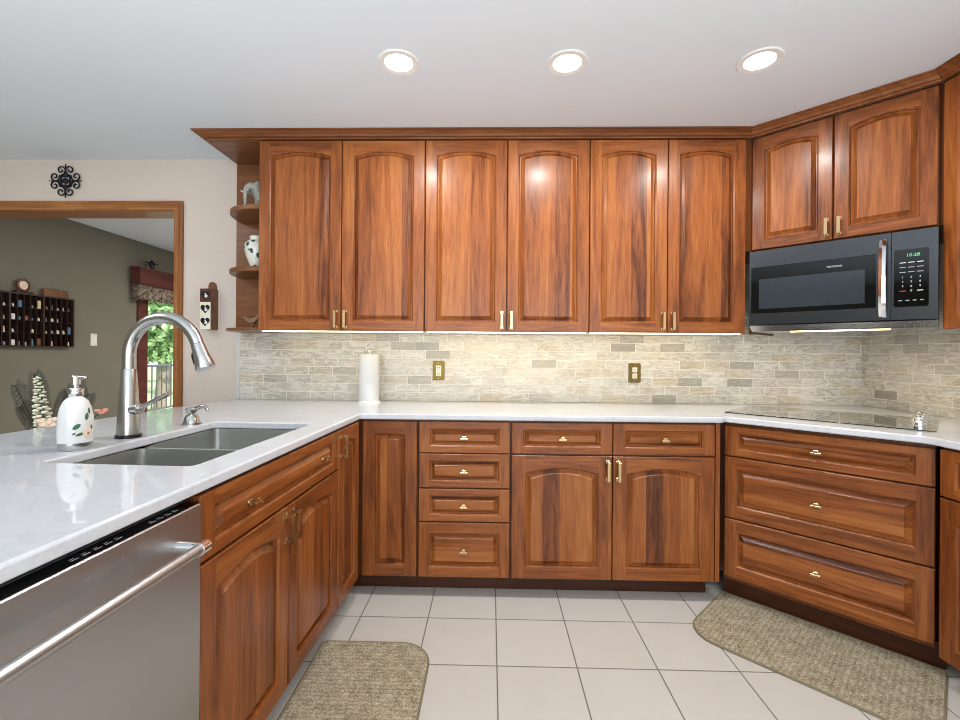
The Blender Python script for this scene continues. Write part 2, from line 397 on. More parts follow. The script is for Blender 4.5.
# ------------------------------------------------------------------ cabinet parts
def door_mesh(w, h, stile=.060, rail=.052, rise=None, flat=False, horiz=False, t=.020, bev=.020):
    """raised-panel front in x 0..w, z 0..h, face at y=0 towards -y"""
    b = MB(); c = .003
    if rise is None: rise = .085*(w-2*stile)
    if flat: rise = 0.
    n = 14
    O = lambda i, y: [(i, y, i), (w-i, y, i), (w-i, y, h-i), (i, y, h-i)]
    b.loft([O(0, t), O(0, c), O(c, 0)], cap0=True, cap1=False, mi=0)
    def loop(ins, y):
        x0, x1, z0 = stile+ins, w-stile-ins, rail+ins
        zt = h-rail-ins               # crown of the arch
        rs = rise*(x1-x0)/(w-2*stile)
        pts = [(x0, y, z0), (x1, y, z0)]
        for i in range(n+1):
            u = 1-2*i/n
            pts.append(((x0+x1)/2+u*(x1-x0)/2, y, zt-rs*(u*u)))
        return pts
    L1 = loop(0, 0)
    # stiles, rails
    x0, x1 = stile, w-stile
    b.add([(c, 0, c), (x0, 0, c), (x0, 0, rail), (x0, 0, h-rail-rise), (x0, 0, h-c), (c, 0, h-c)], [(0, 1, 2, 3, 4, 5)], 0)
    b.add([(x1, 0, c), (w-c, 0, c), (w-c, 0, h-c), (x1, 0, h-c), (x1, 0, h-rail-rise), (x1, 0, rail)], [(0, 1, 2, 3, 4, 5)], 0)
    b.add([(x0, 0, c), (x1, 0, c), (x1, 0, rail), (x0, 0, rail)], [(0, 1, 2, 3)], 1)
    ar = L1[2:]
    top = [(p[0], 0, h-c) for p in ar]
    k = len(ar)
    b.add(ar+top, [(i, i+1, k+i+1, k+i) for i in range(k-1)], 1)
    # ogee, groove, raised field
    b.loft([L1, loop(.006, .0055), loop(.007, .0150), loop(.009, .0155)], False, False, 0)
    b.loft([loop(.009, .0155), loop(.012, .0155), loop(.010+bev, .0040), loop(.012+bev, .0008)], False, True, 2)
    return b
def place_front(name, parent, x, z, w, h, **kw):
    hz = kw.get('horiz', False)
    o = door_mesh(w, h, **kw).build(name, [M['stile'], M['rail'], M['hpanel'] if hz else M['panel']], parent, smooth=30)
    o.location = (x, 0, z); return o
def handle(parent, x, z, ln=.098):      # vertical bar pull, in the front's own frame
    b = MB()
    for zz in (z-ln/2+.007, z+ln/2-.007):
        b.cbox(x-.006, x+.006, -.024, 0, zz-.006, zz+.006, .0015)
        b.cbox(x-.009, x+.009, -.004, 0, zz-.010, zz+.010, .0015)
    b.cbox(x-.0065, x+.0065, -.032, -.023, z-ln/2, z+ln/2, .002)
    return b.build('handle', M['brass'], parent, smooth=0)
def knob(parent, x, z):
    b = MB(); b.tube([(x, 0, z), (x, -.004, z), (x, -.006, z), (x, -.018, z)], [.010, .009, .0055, .0055], 12)
    b.cbox(x-.019, x+.019, -.027, -.017, z-.011, z+.002, .003); b.cbox(x-.010, x+.010, -.0255, -.0175, z-.008, z+.012, .003)
    return b.build('knob', M['brass'], parent, smooth=30)
G = .0045
TOE, TOP = .102, .885
def carcass(parent, w, depth=.585, z0=TOE, z1=TOP, toe=True):
    MB().box(.0005, w-.0005, .0205, depth, z0, z1-.0005).build('carcass', M['carc'], parent, smooth=0)
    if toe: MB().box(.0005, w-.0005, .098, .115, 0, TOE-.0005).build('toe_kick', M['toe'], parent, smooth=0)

# --- back run of base cabinets (fronts at y = YB)
YB = 2.262
# drawer stack
t = thing('drawer_cabinet', 'cherry base cabinet of four stacked drawers, beside the arched corner door', 'cabinet', (-.357, YB, 0))
W = .104+.357; carcass(t, W)
for z0, z1 in ((.721, .876), (.547, .716), (.379, .541), (TOE, .373)):
    f = place_front('drawer_front', t, G, z0, W-2*G, z1-z0, stile=.052, rail=.032 if z1-z0 < .2 else .05, flat=True, horiz=True, bev=.017)
    knob(f, (W-2*G)/2, (z1-z0)/2)
# double-door base
t = thing('base_cabinet', 'cherry base cabinet with two arched doors under two drawers, right of the drawer stack', 'cabinet', (.105, YB, 0))
W = 1.110-.105; carcass(t, W)
for k in range(2):
    x0 = G if k == 0 else W/2+G/2; ww = W/2-1.5*G
    f = place_front('drawer_front', t, x0, .721, ww, .155, stile=.055, rail=.034, flat=True, horiz=True, bev=.017); knob(f, ww/2, .078)
    f = place_front('door', t, x0, TOE, ww, .713-TOE, stile=.066, rail=.058); handle(f, ww-.024 if k == 0 else .024, .713-TOE-.072)
MB().box(W+.0005, W+.022, .004, .09, TOE, TOP-.0005).build('filler', M['stile'], t, smooth=0)
# --- corner cabinet with two doors meeting in the inside corner; left run is turned by TH
TH = R(88.2); OXL, OYL = -.645, 2.250
def left_pt(s, dpt=0.):   # s metres from the inside corner towards the camera, dpt behind the fronts
    return (OXL-s*math.cos(TH)-dpt*math.sin(TH), OYL-s*math.sin(TH)+dpt*math.cos(TH))
t = thing('corner_cabinet', 'cherry corner cabinet whose two narrow arched doors meet in the inside corner', 'cabinet', (-.645, YB, 0))
wl = .292
poly = [left_pt(wl, .0205), left_pt(-.012, .0205), (-.359, YB+.0205), (-.359, 2.846), left_pt(-.565, .60), left_pt(wl, .60)]
poly[1] = (OXL-.0205, YB+.0205)
loc = lambda P: [(x+.645, y-YB) for x, y in P]
MB().prism(loc(poly), TOE, TOP-.0005).build('carcass', M['carc'], t, smooth=0)
toe = [left_pt(wl, .098), (OXL-.098, YB+.098), (-.359, YB+.098), (-.359, YB+.115), (OXL-.115, YB+.115), left_pt(wl, .115)]
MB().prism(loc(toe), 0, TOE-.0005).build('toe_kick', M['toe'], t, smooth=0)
ww = -.359+.645-2*G-.004
f = place_front('door', t, .004+G, TOE, ww, .876-TOE, stile=.058, rail=.058)
f = place_front('door', t, 0, TOE, wl-G-.012, .876-TOE, stile=.058, rail=.058)
p = left_pt(wl-G/2); f.location = (p[0]+.645, p[1]-YB, TOE); f.rotation_euler.z = TH
handle(f, .030, .876-TOE-.072)
# --- sink cabinet
s0, s1 = .2945, 1.194
p = left_pt(s1)
t = thing('sink_cabinet', 'cherry sink cabinet with a wide false drawer front over two arched doors, beside the dishwasher', 'cabinet', (p[0], p[1], 0), TH)
W = s1-s0
b = MB(); b.box(.0005, .018, .0205, .585, TOE, TOP-.0005); b.box(W-.018, W-.0005, .0205, .585, TOE, TOP-.0005); b.box(.018, W-.018, .567, .585, TOE, TOP-.0005); b.box(.018, W-.018, .0205, .567, TOE, TOE+.018); b.box(.018, W-.018, .0205, .035, .70, TOP-.0005)
b.build('carcass', M['carc'], t, smooth=0)
MB().box(.0005, W-.0005, .098, .115, 0, TOE-.0005).build('toe_kick', M['toe'], t, smooth=0)
f = place_front('drawer_front', t, G, .715, W-2*G, .161, stile=.055, rail=.034, flat=True, horiz=True, bev=.019)
knob(f, .21, .08); knob(f, W-.17, .08)
for k in range(2):
    x0 = G if k == 0 else W/2+G/2; ww = W/2-1.5*G
    f = place_front('door', t, x0, TOE, ww, .707-TOE, stile=.062, rail=.056); handle(f, ww-.022 if k == 0 else .022, .707-TOE-.07)
# --- dishwasher
d0, d1 = 1.1975, 1.807
p = left_pt(d1)
t = thing('dishwasher', 'stainless steel dishwasher with a long bar handle, at the end of the left counter', 'dishwasher', (p[0], p[1], 0), TH)
W = d1-d0
MB().box(.003, W-.003, .03, .58, .09, .868).build('tub', M['grey'], t, smooth=0)
MB().box(.003, W-.003, .06, .09, 0, .088).build('toe_kick', M['black'], t, smooth=0)
b = MB(); b.cbox(.003, W-.003, -.008, .028, .10, .866, .004)
door = b.build('door', M['steel'], t, smooth=0)
b = MB(); b.box(.004, W-.004, -.0065, .0285, .8662, .8676); cp = b.build('control_strip', M['bglass'], t, smooth=0)
b = MB()
for x0, n_ in ((.13, 3), (.30, 5), (.47, 4)):
    b = MB()
    for i in range(n_):
        x = x0+.022*i; b.box(x, x+.014, .004, .0055, .8678, .8682); b.box(x+.003, x+.012, .011, .012, .8678, .8682)
    b.build('control_print', M['mark'], cp, smooth=0)
b = MB(); hz = .793
b.tube([(.07, -.062, hz), (W-.075, -.062, hz)], .0125, 16)
hd = b.build('handle', M['steel'], t, smooth=30)
for x in (.070, W-.075):
    q = MB(); q.tube([(x-.012, -.062, hz), (x+.012, -.062, hz)], .0145, 16); q.tube([(x, -.060, hz), (x, -.008, hz)], [.010, .012], 12); q.build('end_bracket', M['chrome'], hd, smooth=30)
# end panel and back panel of the peninsula
p = left_pt(d1+.022)
t = MB(); t.box(0, .020, .002, .60, 0, TOP-.0005); t = t.build('end_panel', M['carc'], None, smooth=0, loc=(p[0], p[1], 0), rotz=TH)
tag(t, 'cherry end panel closing the peninsula at the near side of the dishwasher', 'panel')
p = left_pt(d1+.022)
t = MB(); t.box(0, d1+.022-.285+.3, .6015, .625, 0, TOP-.0005); t = t.build('back_panel', M['carc'], None, smooth=0, loc=(p[0], p[1], 0), rotz=TH)
tag(t, 'cherry back panel of the peninsula below the counter overhang, facing the family room', 'panel')
# --- diagonal drawer base under the cooktop
P0 = Vector((1.168, 2.298)); DL = .748
t = thing('cooktop_cabinet', 'cherry diagonal corner base cabinet with three wide drawers, under the cooktop', 'cabinet', (P0.x, P0.y, 0), R(-45))
q = .70711
tolocal = lambda x, y: ((x-P0.x)*q-(y-P0.y)*q, (x-P0.x)*q+(y-P0.y)*q)
poly = [(.002, .0205), (DL-.002, .0205), (DL-.002, .10), tolocal(2.283, 1.80), tolocal(2.283, 2.846), tolocal(1.136, 2.846), tolocal(1.136, 2.44), (.002, .10)]
MB().prism(poly, TOE, TOP-.0005).build('carcass', M['carc'], t, smooth=0)
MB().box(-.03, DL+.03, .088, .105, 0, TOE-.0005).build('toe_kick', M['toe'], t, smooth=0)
for z0, z1, rl in ((.722, .868, .032), (.416, .715, .058), (.122, .409, .058)):
    f = place_front('drawer_front', t, .002, z0, DL-.004, z1-z0, stile=.055, rail=rl, flat=True, horiz=True, bev=.020); knob(f, (DL-.004)*.505, (z1-z0)/2)
# --- right run base
t = thing('base_cabinet', 'cherry base cabinet at the right edge, right of the cooktop drawers', 'cabinet', (1.672, 1.737, 0), R(-90))
W = .46; carcass(t, W, .605)
f = place_front('drawer_front', t, G, .703, W-2*G, .173, stile=.055, rail=.036, flat=True, horiz=True, bev=.017); knob(f, W/2, .085)
f = place_front('door', t, G, TOE, W-2*G, .696-TOE, stile=.062, rail=.058); handle(f, W-.035, .52)

# ------------------------------------------------------------------ worktop, sink
outer = [(-.643, 2.243), left_pt(.05, -.004), left_pt(d1+.03, -.004), (-1.83, .39), (-1.80, 1.1), (-1.765, 1.6), (-1.722, 2.05), (-1.69, 2.42), (-1.615, 2.78), (-1.604, 2.848),
         (2.278, 2.848), (2.278, 1.27), (1.662, 1.27), (1.662, 1.752), (1.648, 1.782), (1.160, 2.272), (1.132, 2.243)]
outer.pop(1)
SX0, SX1, SY0, SY1 = -.238, .195, -.366, .366       # in the sink's own frame
SC, SA = (-.965, 1.565), R(-2.5)
hole = [(SC[0]+x*math.cos(SA)-y*math.sin(SA), SC[1]+x*math.sin(SA)+y*math.cos(SA)) for x, y in rrect(SX0, SX1, SY0, SY1, .022, 5)]
def slab(outer, holes, z0, z1):
    bm = bmesh.new(); es = []
    for L in [outer]+holes:
        vs = [bm.verts.new((x, y, z1)) for x, y in L]
        es += [bm.edges.new((vs[i], vs[(i+1) % len(vs)])) for i in range(len(vs))]
    bmesh.ops.triangle_fill(bm, edges=es, use_beauty=True)
    bmesh.ops.recalc_face_normals(bm, faces=bm.faces)
    r = bmesh.ops.extrude_face_region(bm, geom=list(bm.faces))
    bmesh.ops.translate(bm, vec=(0, 0, z0-z1), verts=[v for v in r['geom'] if isinstance(v, bmesh.types.BMVert)])
    bmesh.ops.recalc_face_normals(bm, faces=bm.faces)
    me = bpy.data.meshes.new('slab'); bm.to_mesh(me); bm.free(); return me
me = slab(outer, [hole], .8858, .915)
ct = bpy.data.objects.new('countertop', me); C.objects.link(ct); me.materials.append(M['quartz'])
bv = ct.modifiers.new('edge', 'BEVEL'); bv.width = .006; bv.segments = 3; bv.limit_method = 'ANGLE'; bv.angle_limit = R(40)
for pl in me.polygons: pl.use_smooth = True
me.set_sharp_from_angle(angle=R(50))
tag(ct, 'white quartz countertop running along all the base cabinets, with the sink cut into it', 'countertop')
# double-bowl undermount sink
t = thing('sink', 'double-bowl stainless steel undermount sink in the left counter', 'sink', (SC[0], SC[1], .69), SA)
ox, oy, oz = 0, 0, .69
MID = -.02
for y0, y1, lowside in ((SY0-.004, MID-.008, 1), (MID+.008, SY1+.004, 0)):
    def lp(ins, z, rad):
        P0_ = rrect(SX0-.004+ins-ox, SX1+.004-ins-ox, y0+ins-oy, y1-ins-oy, rad, 5); P = []
        for a_, b_ in zip(P0_, P0_[1:]+P0_[:1]):
            k_ = 8 if math.hypot(b_[0]-a_[0], b_[1]-a_[1]) > .1 else 1
            P += [(a_[0]+(b_[0]-a_[0])*i/k_, a_[1]+(b_[1]-a_[1])*i/k_) for i in range(k_)]
        return [(x, y, (z-.003 if z > .87 and abs(y-(y1 if lowside else y0)) < .032 else z)-oz) for x, y in P]
    b = MB()
    rim = lp(-.012, .8838, .03)
    b.loft([lp(-.0075, .883, .028), lp(0, .8835, .024), lp(.001, .855, .024), lp(.004, .72, .026), lp(.014, .70, .03), lp(.04, .694, .03)], False, True)
    bowl = b.build('bowl', M['sinksteel'], t, smooth=50)
    sol = bowl.modifiers.new('gauge', 'SOLIDIFY'); sol.thickness = .0012; sol.offset = 1
    cx, cy = (SX0+SX1)/2-ox, (y0+y1)/2-oy
    MB().lathe([(.001, .6975-oz), (.028, .6975-oz), (.042, .6965-oz), (.044, .695-oz)], (cx, cy), 24).build('drain', M['chrome'], bowl, smooth=40)

# ------------------------------------------------------------------ backsplash
b = MB(); b.box(-1.586, RX-.001, WY-.0105, WY-.0002, .9155, 1.334); b.box(1.43, RX-.001, WY-.0105, WY-.0002, 1.334, 1.335+.24); struct_sp = b.build('backsplash', M['splx'], None, smooth=0)
tag(struct_sp, 'marble mosaic backsplash of small brick-laid tiles along the back wall', 'backsplash')
MB().cbox(-1.606, -1.5865, WY-.013, WY-.0002, .9155, 1.335, .003).build('edge_tile', M['pencil'], struct_sp, smooth=0)
b = MB(); b.box(RX-.0105, RX-.0002, 1.27, WY-.011, .9155, 1.334); b.box(RX-.0105, RX-.0002, 2.01, WY-.011, 1.334, 1.335+.24); o = b.build('backsplash', M['sply'], None, smooth=0)
tag(o, 'marble mosaic backsplash on the right-hand wall, beyond the cooktop corner', 'backsplash')

# ------------------------------------------------------------------ wall cabinets
YU, UZ0, UZ1 = 2.505, 1.336, 2.396
def upper(label, x0, x1, gapx):
    t = thing('wall_cabinet', label, 'cabinet', (x0, YU, UZ0)); W = x1-x0
    MB().box(.0005, W-.0005, .0205, .3525, .004, UZ1-UZ0).build('carcass', M['carc'], t, smooth=0)
    MB().box(.0005, W-.0005, .024, .352, 0, .0035).build('bottom_panel', M['under'], t, smooth=0)
    h = UZ1-UZ0-.006
    for k in range(2):
        a, c = (G/2, gapx-x0-G/2) if k == 0 else (gapx-x0+G/2, W-G/2)
        f = place_front('door', t, a, 0, c-a, h, stile=.060, rail=.054)
        handle(f, c-a-.024 if k == 0 else .024, .065)
    return t
upper('cherry wall cabinet with two arched doors, beside the open curved shelves', -1.2965, -.3675, -.831)
upper('middle cherry wall cabinet with two arched doors, above the left brass outlet', -.3665, .5375, .0865)
upper('cherry wall cabinet with two arched doors, beside the microwave', .5385, 1.383, .962)
# open end shelves
t = thing('corner_shelf', 'open cherry end shelf unit with quarter-round shelves, at the left end of the wall cabinets', 'shelf', (-1.2975, WY, UZ0))
MB().box(-.312, -.0005, -.020, -.002, .016, UZ1-UZ0-.001).build('back_panel', M['shelf'], t, smooth=0)
def qshelf(z, th, a, bb, nm):
    P = [(-.0005, -.021)]+[(-.0005-a*math.sin(u)**.75, -.021-bb*math.cos(u)**.75) for u in [math.pi/2*i/20 for i in range(20, -1, -1)]]
    b = MB(); b.prism(P, z, z+th); o = b.build(nm, M['shelf'], t, smooth=30, bevel=.004)
qshelf(0, .0155, .290, .325, 'bottom_shelf'); SH2, SH1 = .335, .683
qshelf(SH2, .026, .272, .315, 'shelf'); qshelf(SH1, .026, .272, .315, 'shelf')
b = MB(); b.prism([(-.0005, -.335), (-.0005, -.002), (-.287, -.002), (-.287, -.335)], UZ1-UZ0, UZ1-UZ0+.018); b.build('top_board', M['shelf'], t, smooth=0)
# microwave cabinet on the diagonal
U0 = Vector((1.4205, 2.5245)); UL = .724
t = thing('wall_cabinet', 'cherry diagonal wall cabinet with two short arched doors, above the microwave', 'cabinet', (U0.x, U0.y, 1.786), R(-45))
tl = lambda x, y: ((x-U0.x)*q-(y-U0.y)*q, (x-U0.x)*q+(y-U0.y)*q)
HH = UZ1-1.786
poly = [(0, .0205), (UL, .0205), tl(1.952, 2.0), tl(2.286, 2.0), tl(2.286, 2.856), tl(1.388, 2.856), tl(1.388, 2.53)]
MB().prism(poly, .001, HH).build('carcass', M['carc'], t, smooth=0)
for k in range(2):
    a, c = (.003, .354) if k == 0 else (.360, UL-.003)
    f = place_front('door', t, a, .004, c-a, HH-.0055, stile=.056, rail=.052); handle(f, c-a-.022 if k == 0 else .022, .062, .085)
b = MB(); b.box(-.012, .001, .021, .45, 1.336-1.786, 0); b.build('side_panel', M['carc'], t, smooth=0)
# right wall cabinet
t = thing('wall_cabinet', 'tall cherry wall cabinet at the right edge, right of the microwave', 'cabinet', (1.930, 1.995, UZ0), R(-90))
W = .60; MB().box(.0005, W-.0005, .0205, .355, .004, UZ1-UZ0).build('carcass', M['carc'], t, smooth=0)
MB().box(.0005, W-.0005, .024, .354, 0, .0035).build('bottom_panel', M['under'], t, smooth=0)
f = place_front('door', t, .002, 0, W-.004, UZ1-UZ0-.006, stile=.060, rail=.054); handle(f, W-.03, .065)
# crown moulding, mitred round the three fronts
CP = [(-.010, UZ1+.0005), (.010, UZ1+.0005), (.011, UZ1+.008), (.022, UZ1+.011), (.030, UZ1+.022), (.042, UZ1+.028), (.046, UZ1+.032), (.056, UZ1+.034), (.056, CZ-.0015), (-.010, CZ-.0015)]
face = [Vector((-1.596, 2.858)), Vector((-1.596, 2.512)), Vector((1.4095, 2.512)), Vector((1.927, 1.9945)), Vector((1.927, 1.395))]
def mit(i, p):
    def nrm(a, c): d = (c-a).normalized(); return Vector((d.y, -d.x))
    ns = []
    if i > 0: ns.append(nrm(face[i-1], face[i]))
    if i < len(face)-1: ns.append(nrm(face[i], face[i+1]))
    if len(ns) == 1: return face[i]+ns[0]*p
    m = (ns[0]+ns[1]).normalized(); return face[i]+m*(p/m.dot(ns[0]))
def crown(i0, i1, label):
    L = []
    for i in range(i0, i1+1): L.append([(mit(i, -p if False else p).x, mit(i, p).y, z) for p, z in CP])
    o = MB().loft(L).build('crown_molding', M['crown'], None, smooth=25); tag(o, label, 'molding')
crown(0, 2, 'long cherry crown molding along the top of the back wall cabinets')
crown(2, 3, 'short cherry crown molding above the diagonal microwave cabinet')
crown(3, 4, 'cherry crown molding on the right wall cabinet, ending at the picture edge')
# under-cabinet light strips
for k, (x0, x1, nm) in enumerate(((-1.285, -.38, 'beside the open shelves'), (-.355, .525, 'in the middle of the row'), (.55, 1.37, 'nearest the microwave'))):
    o = MB().box(x0, x1, 2.535, 2.547, UZ0-.006, UZ0-.0003).build('light_strip', M['led'], None, smooth=0)
    tag(o, 'glowing strip light under the wall cabinet '+nm, 'light', 'under-cabinet strip lights')
    area('strip_lamp', ((x0+x1)/2, 2.66, UZ0-.012), (R(12), 0, 0), x1-x0, .03, (.40, .95, .66)[k], (1, .68, .15))

# ------------------------------------------------------------------ microwave
mo = Vector((1.392, 2.488)); MWW = .718
t = thing('microwave', 'black stainless over-the-range microwave, under the diagonal wall cabinet', 'microwave', (mo.x, mo.y, 1.345), R(-45))
b = MB(); b.cbox(.004, MWW-.004, .030, .40, .012, .431, .003); b.build('body', M['black'], t, smooth=0)
b = MB(); b.loft([[(.0, .004, .030), (MWW, .004, .030), (MWW, .40, .030), (0, .40, .030)], [(.006, .030, 0), (MWW-.006, .030, 0), (MWW-.006, .40, 0), (.006, .40, 0)]][::-1]); b.build('vent_base', M['nickel'], t, smooth=0)
dr = MB().cbox(0, .568, 0, .029, .032, .431, .004).build('door', M['bstain'], t, smooth=0)
wn_ = MB().cbox(.010, .518, -.0025, .002, .095, .340, .002).build('window', M['bglass'], dr, smooth=0)
MB().box(.046, .478, -.0031, -.0024, .118, .275).build('window_screen', M['winglass'], dr, smooth=0)
b = MB()
pth = []
for i in range(17):
    u = i/16; pth.append((u-.5))
L = []
for i in range(17):
    u = i/16; z = .048+u*.350; y = -.012-.034*math.sin(math.pi*min(1, max(0, u)))**.5
    L.append([(.527, y+.010, z), (.529, y+.002, z), (.541, y-.004, z), (.553, y+.002, z), (.555, y+.010, z)])
b.loft(L); b.box(.532, .550, -.014, 0, .048, .068); b.box(.532, .550, -.014, 0, .378, .398)
b.build('handle', M['chrome'], dr, smooth=40)
text('logo', 'FRIGIDAIRE', .0115, M['mark'], dr, (.365, -.0035, .303))
pn = MB().cbox(.570, MWW, 0, .029, .032, .431, .004).build('control_panel', M['bstain'], t, smooth=0)
kp = MB().prism([(x, y) for x, y in rrect(.578, .690, .092, .345, .008)], 0, .0025)
for i, v in enumerate(kp.v): kp.v[i] = (v[0], -v[2], v[1])
kp.build('keypad', M['bglass'], pn, smooth=0)
text('clock', '10:28', .020, M['digits'], pn, (.640, -.0030, .318))
for r_ in range(3):
    for c_ in range(3):
        MB().box(.597+c_*.028, .617+c_*.028, -.0030, -.0026, .285-r_*.021, .2885-r_*.021).build('button_mark', M['mark'] if r_ == 0 else M['markdim'], pn, smooth=0)
for k, ch in enumerate('1234567890'):
    r_, c_ = divmod(k, 3)
    text('key_digit', ch, .012, M['mark'], pn, (.607+(c_ if k < 9 else 1)*.028, -.0030, .222-r_*.020))
MB().box(.597, .617, -.0030, -.0026, .160, .1635).build('button_mark', M['red'], pn, smooth=0)
MB().box(.653, .673, -.0030, -.0026, .160, .1635).build('button_mark', M['mark'], pn, smooth=0)
for c_ in range(4):
    MB().box(.594+c_*.023, .606+c_*.023, -.0030, -.0026, .118, .122).build('button_mark', M['markdim'], pn, smooth=0)
MB().box(.17, .56, .08, .11, -.004, -.0002).build('lamp', M['mwlamp'], t, smooth=0)
area('hood_lamp', (mo.x+.5*q*.718+.16, mo.y-.5*q*.718+.16, 1.335), (0, 0, R(-45)), .3, .05, 2.0, (1, .82, .55))

# ------------------------------------------------------------------ cooktop (local frame on the diagonal)
ks = lambda s, c: ((c+s*2**.5)/2, (c-s*2**.5)/2)     # s along the front, c = x + y
p = ks(-.846, 3.655)
t = thing('cooktop', 'black glass cooktop set into the diagonal corner of the counter', 'cooktop', (p[0], p[1], .9152), R(-45))
b = MB(); b.prism(rrect(0, .790, 0, .505, .012), 0, .0045); b.build('glass_top', M['cooktop'], t, smooth=30, bevel=.0012)
for cx, cy, r in ((.17, .14, .075), (.17, .37, .095), (.46, .14, .10), (.46, .38, .075)):
    n = 40; b = MB()
    for i in range(n):
        a0, a1 = 2*math.pi*i/n, 2*math.pi*(i+1)/n
        b.add([(cx+rr*math.cos(a), cy+rr*math.sin(a), .0047) for rr, a in ((r, a0), (r, a1), (r+.0025, a1), (r+.0025, a0))], [(0, 1, 2, 3)])
    b.build('burner_ring', M['grey'], t, smooth=0)
KX = .735
for i in range(4):
    b = MB(); b.lathe([(.026, .0047), (.026, .012), (.022, .014), (.022, .036), (.019, .040)], ((KX), .075+.105*i), 20); b.cbox((KX)-.0045, (KX)+.0045, .075+.105*i-.018, .075+.105*i+.018, .038, .050, .002)
    b.build('knob', M['chrome'], t, smooth=40)

# ------------------------------------------------------------------ ceiling lights
LG = 'recessed ceiling lights in a row'
for x, y, lab in ((-.394, 1.905, 'first recessed ceiling light of the row, above the left counter'), (.312, 1.915, 'middle recessed ceiling light of the row'), (1.104, 1.909, 'recessed ceiling light of the row nearest the microwave')):
    t = thing('ceiling_light', lab, 'light', (x, y, CZ), 0, LG)
    b = MB(); b.lathe([(.060, -.0003), (.060, -.004), (.082, -.006), (.086, -.003), (.086, -.0003)], seg=40); b.build('trim_ring', M['white'], t, smooth=40)
    MB().lathe([(.0585, -.0003), (.0585, -.0035), (.05, -.005), (.001, -.006)], seg=40).build('diffuser', M['lamp'], t, smooth=40)
    area('downlight', (x, y, CZ-.012), (0, 0, 0), .11, .11, 11.5, (1, .97, .93), 'DISK')

# ------------------------------------------------------------------ faucet
fx, fy = -1.266, 1.568
t = thing('faucet', 'tall brushed nickel pull-down faucet with a high arched spout, behind the sink', 'faucet', (fx, fy, .9152))
z0 = .9152
MB().lathe([(.039, 0), (.039, .011), (.037, .0125)], seg=36).build('base_ring', M['black'], t, smooth=40)
MB().lathe([(.036, .0125), (.0352, .03), (.0225, .237), (.0215, .239)], seg=36).build('body', M['nickel'], t, smooth=40)
AR = .132; zc = 1.202-z0
pts = [(0, 0, .2395), (0, 0, zc)]
pts += [(AR-AR*math.cos(a), -.012*(1-math.cos(a)), zc+AR*math.sin(a)) for a in [math.pi*.90*i/22 for i in range(1, 23)]]
MB().tube(pts, [.0212]+[.0205]*(len(pts)-1), 20).build('spout', M['nickel'], t, smooth=40)
e = Vector(pts[-1]); dr_ = (Vector(pts[-1])-Vector(pts[-2])).normalized()
sp = MB(); sp.tube([e+dr_*.001, e+dr_*.004, e+dr_*.045, e+dr_*.086, e+dr_*.090], [.0205, .0212, .0245, .033, .031], 24); sp = sp.build('spray_head', M['nickel'], t, smooth=40)
side = dr_.cross(Vector((0, 1, 0))).normalized()
if side.x > 0: side = -side
b = MB(); b.tube([e+dr_*.022+side*.021, e+dr_*.034+side*.0255, e+dr_*.062+side*.0285], [.007, .0085, .007], 12); b.build('spray_button', M['black'], sp, smooth=40)
b = MB(); b.tube([(.022, -.010, .098), (.056, -.024, .103)], [.0175, .017], 20); b.tube([(.056, -.024, .103), (.060, -.0255, .1035)], [.0183, .0175], 20); b.build('valve_collar', M['chrome'], t, smooth=40)
b = MB(); b.tube([(.054, -.026, .104), (.182, -.062, .158), (.186, -.063, .1595)], [.0072, .0085, .0074], 14); b.build('lever', M['nickel'], t, smooth=40)
# built-in soap pump
t = thing('soap_pump', 'small nickel deck-mounted soap pump, behind the far end of the sink', 'soap dispenser', (-1.236, 1.86, .9152))
MB().lathe([(.036, 0), (.036, .004), (.031, .007), (.026, .030), (.021, .036), (.021, .040)], seg=28).build('base', M['nickel'], t, smooth=40)
MB().lathe([(.012, .040), (.012, .046), (.022, .048), (.024, .062), (.016, .070)], seg=24).build('pump_head', M['nickel'], t, smooth=40)
b = MB(); b.tube([(.010, 0, .058), (.03, -.006, .070), (.05, -.010, .076), (.066, -.013, .074), (.076, -.015, .060)], [.009, .0085, .008, .007, .0065], 14); b.build('nozzle', M['nickel'], t, smooth=40)

# ------------------------------------------------------------------ ceramic soap bottle
bx, by = -1.276, 1.374
t = thing('soap_dispenser', 'white ceramic soap bottle with painted flowers and a chrome pump, left of the faucet', 'soap dispenser', (bx, by, .9152))
BP = [(r_*.76, z_*.95) for r_, z_ in ((.052, 0), (.055, .003), (.0555, .020), (.0575, .024), (.0585, .07), (.0565, .105), (.050, .135), (.040, .155), (.028, .166), (.022, .169), (.022, .172))]
MB().lathe([(r, z) for r, z in BP if z > .021], seg=48).build('bottle', M['ceramic'], t, smooth=60)
MB().lathe([(.0395, 0), (.0418, .003), (.0424, .0205), (.0424, .0222)], seg=48).build('base_band', M['nickel'], t, smooth=40)
b = MB(); b.lathe([(.0185, .1638), (.0195, .165), (.0195, .186), (.0180, .188)], seg=28); b.build('collar', M['chrome'], t, smooth=40)
b = MB(); b.lathe([(.0065, .188), (.0065, .197), (.0120, .199), (.0120, .224), (.010, .226)], seg=24); b.tube([(.006, -.001, .220), (.026, -.003, .221), (.040, -.005, .219)], [.0042, .0038, .0035], 10); b.build('pump', M['chrome'], t, smooth=40)
def rad(z):
    for (r0, z_0), (r1, z_1) in zip(BP, BP[1:]):
        if z_0 <= z <= z_1 and z_1 > z_0: return r0+(r1-r0)*(z-z_0)/(z_1-z_0)
    return .04
ang0 = math.atan2(-by, -bx)          # towards the camera
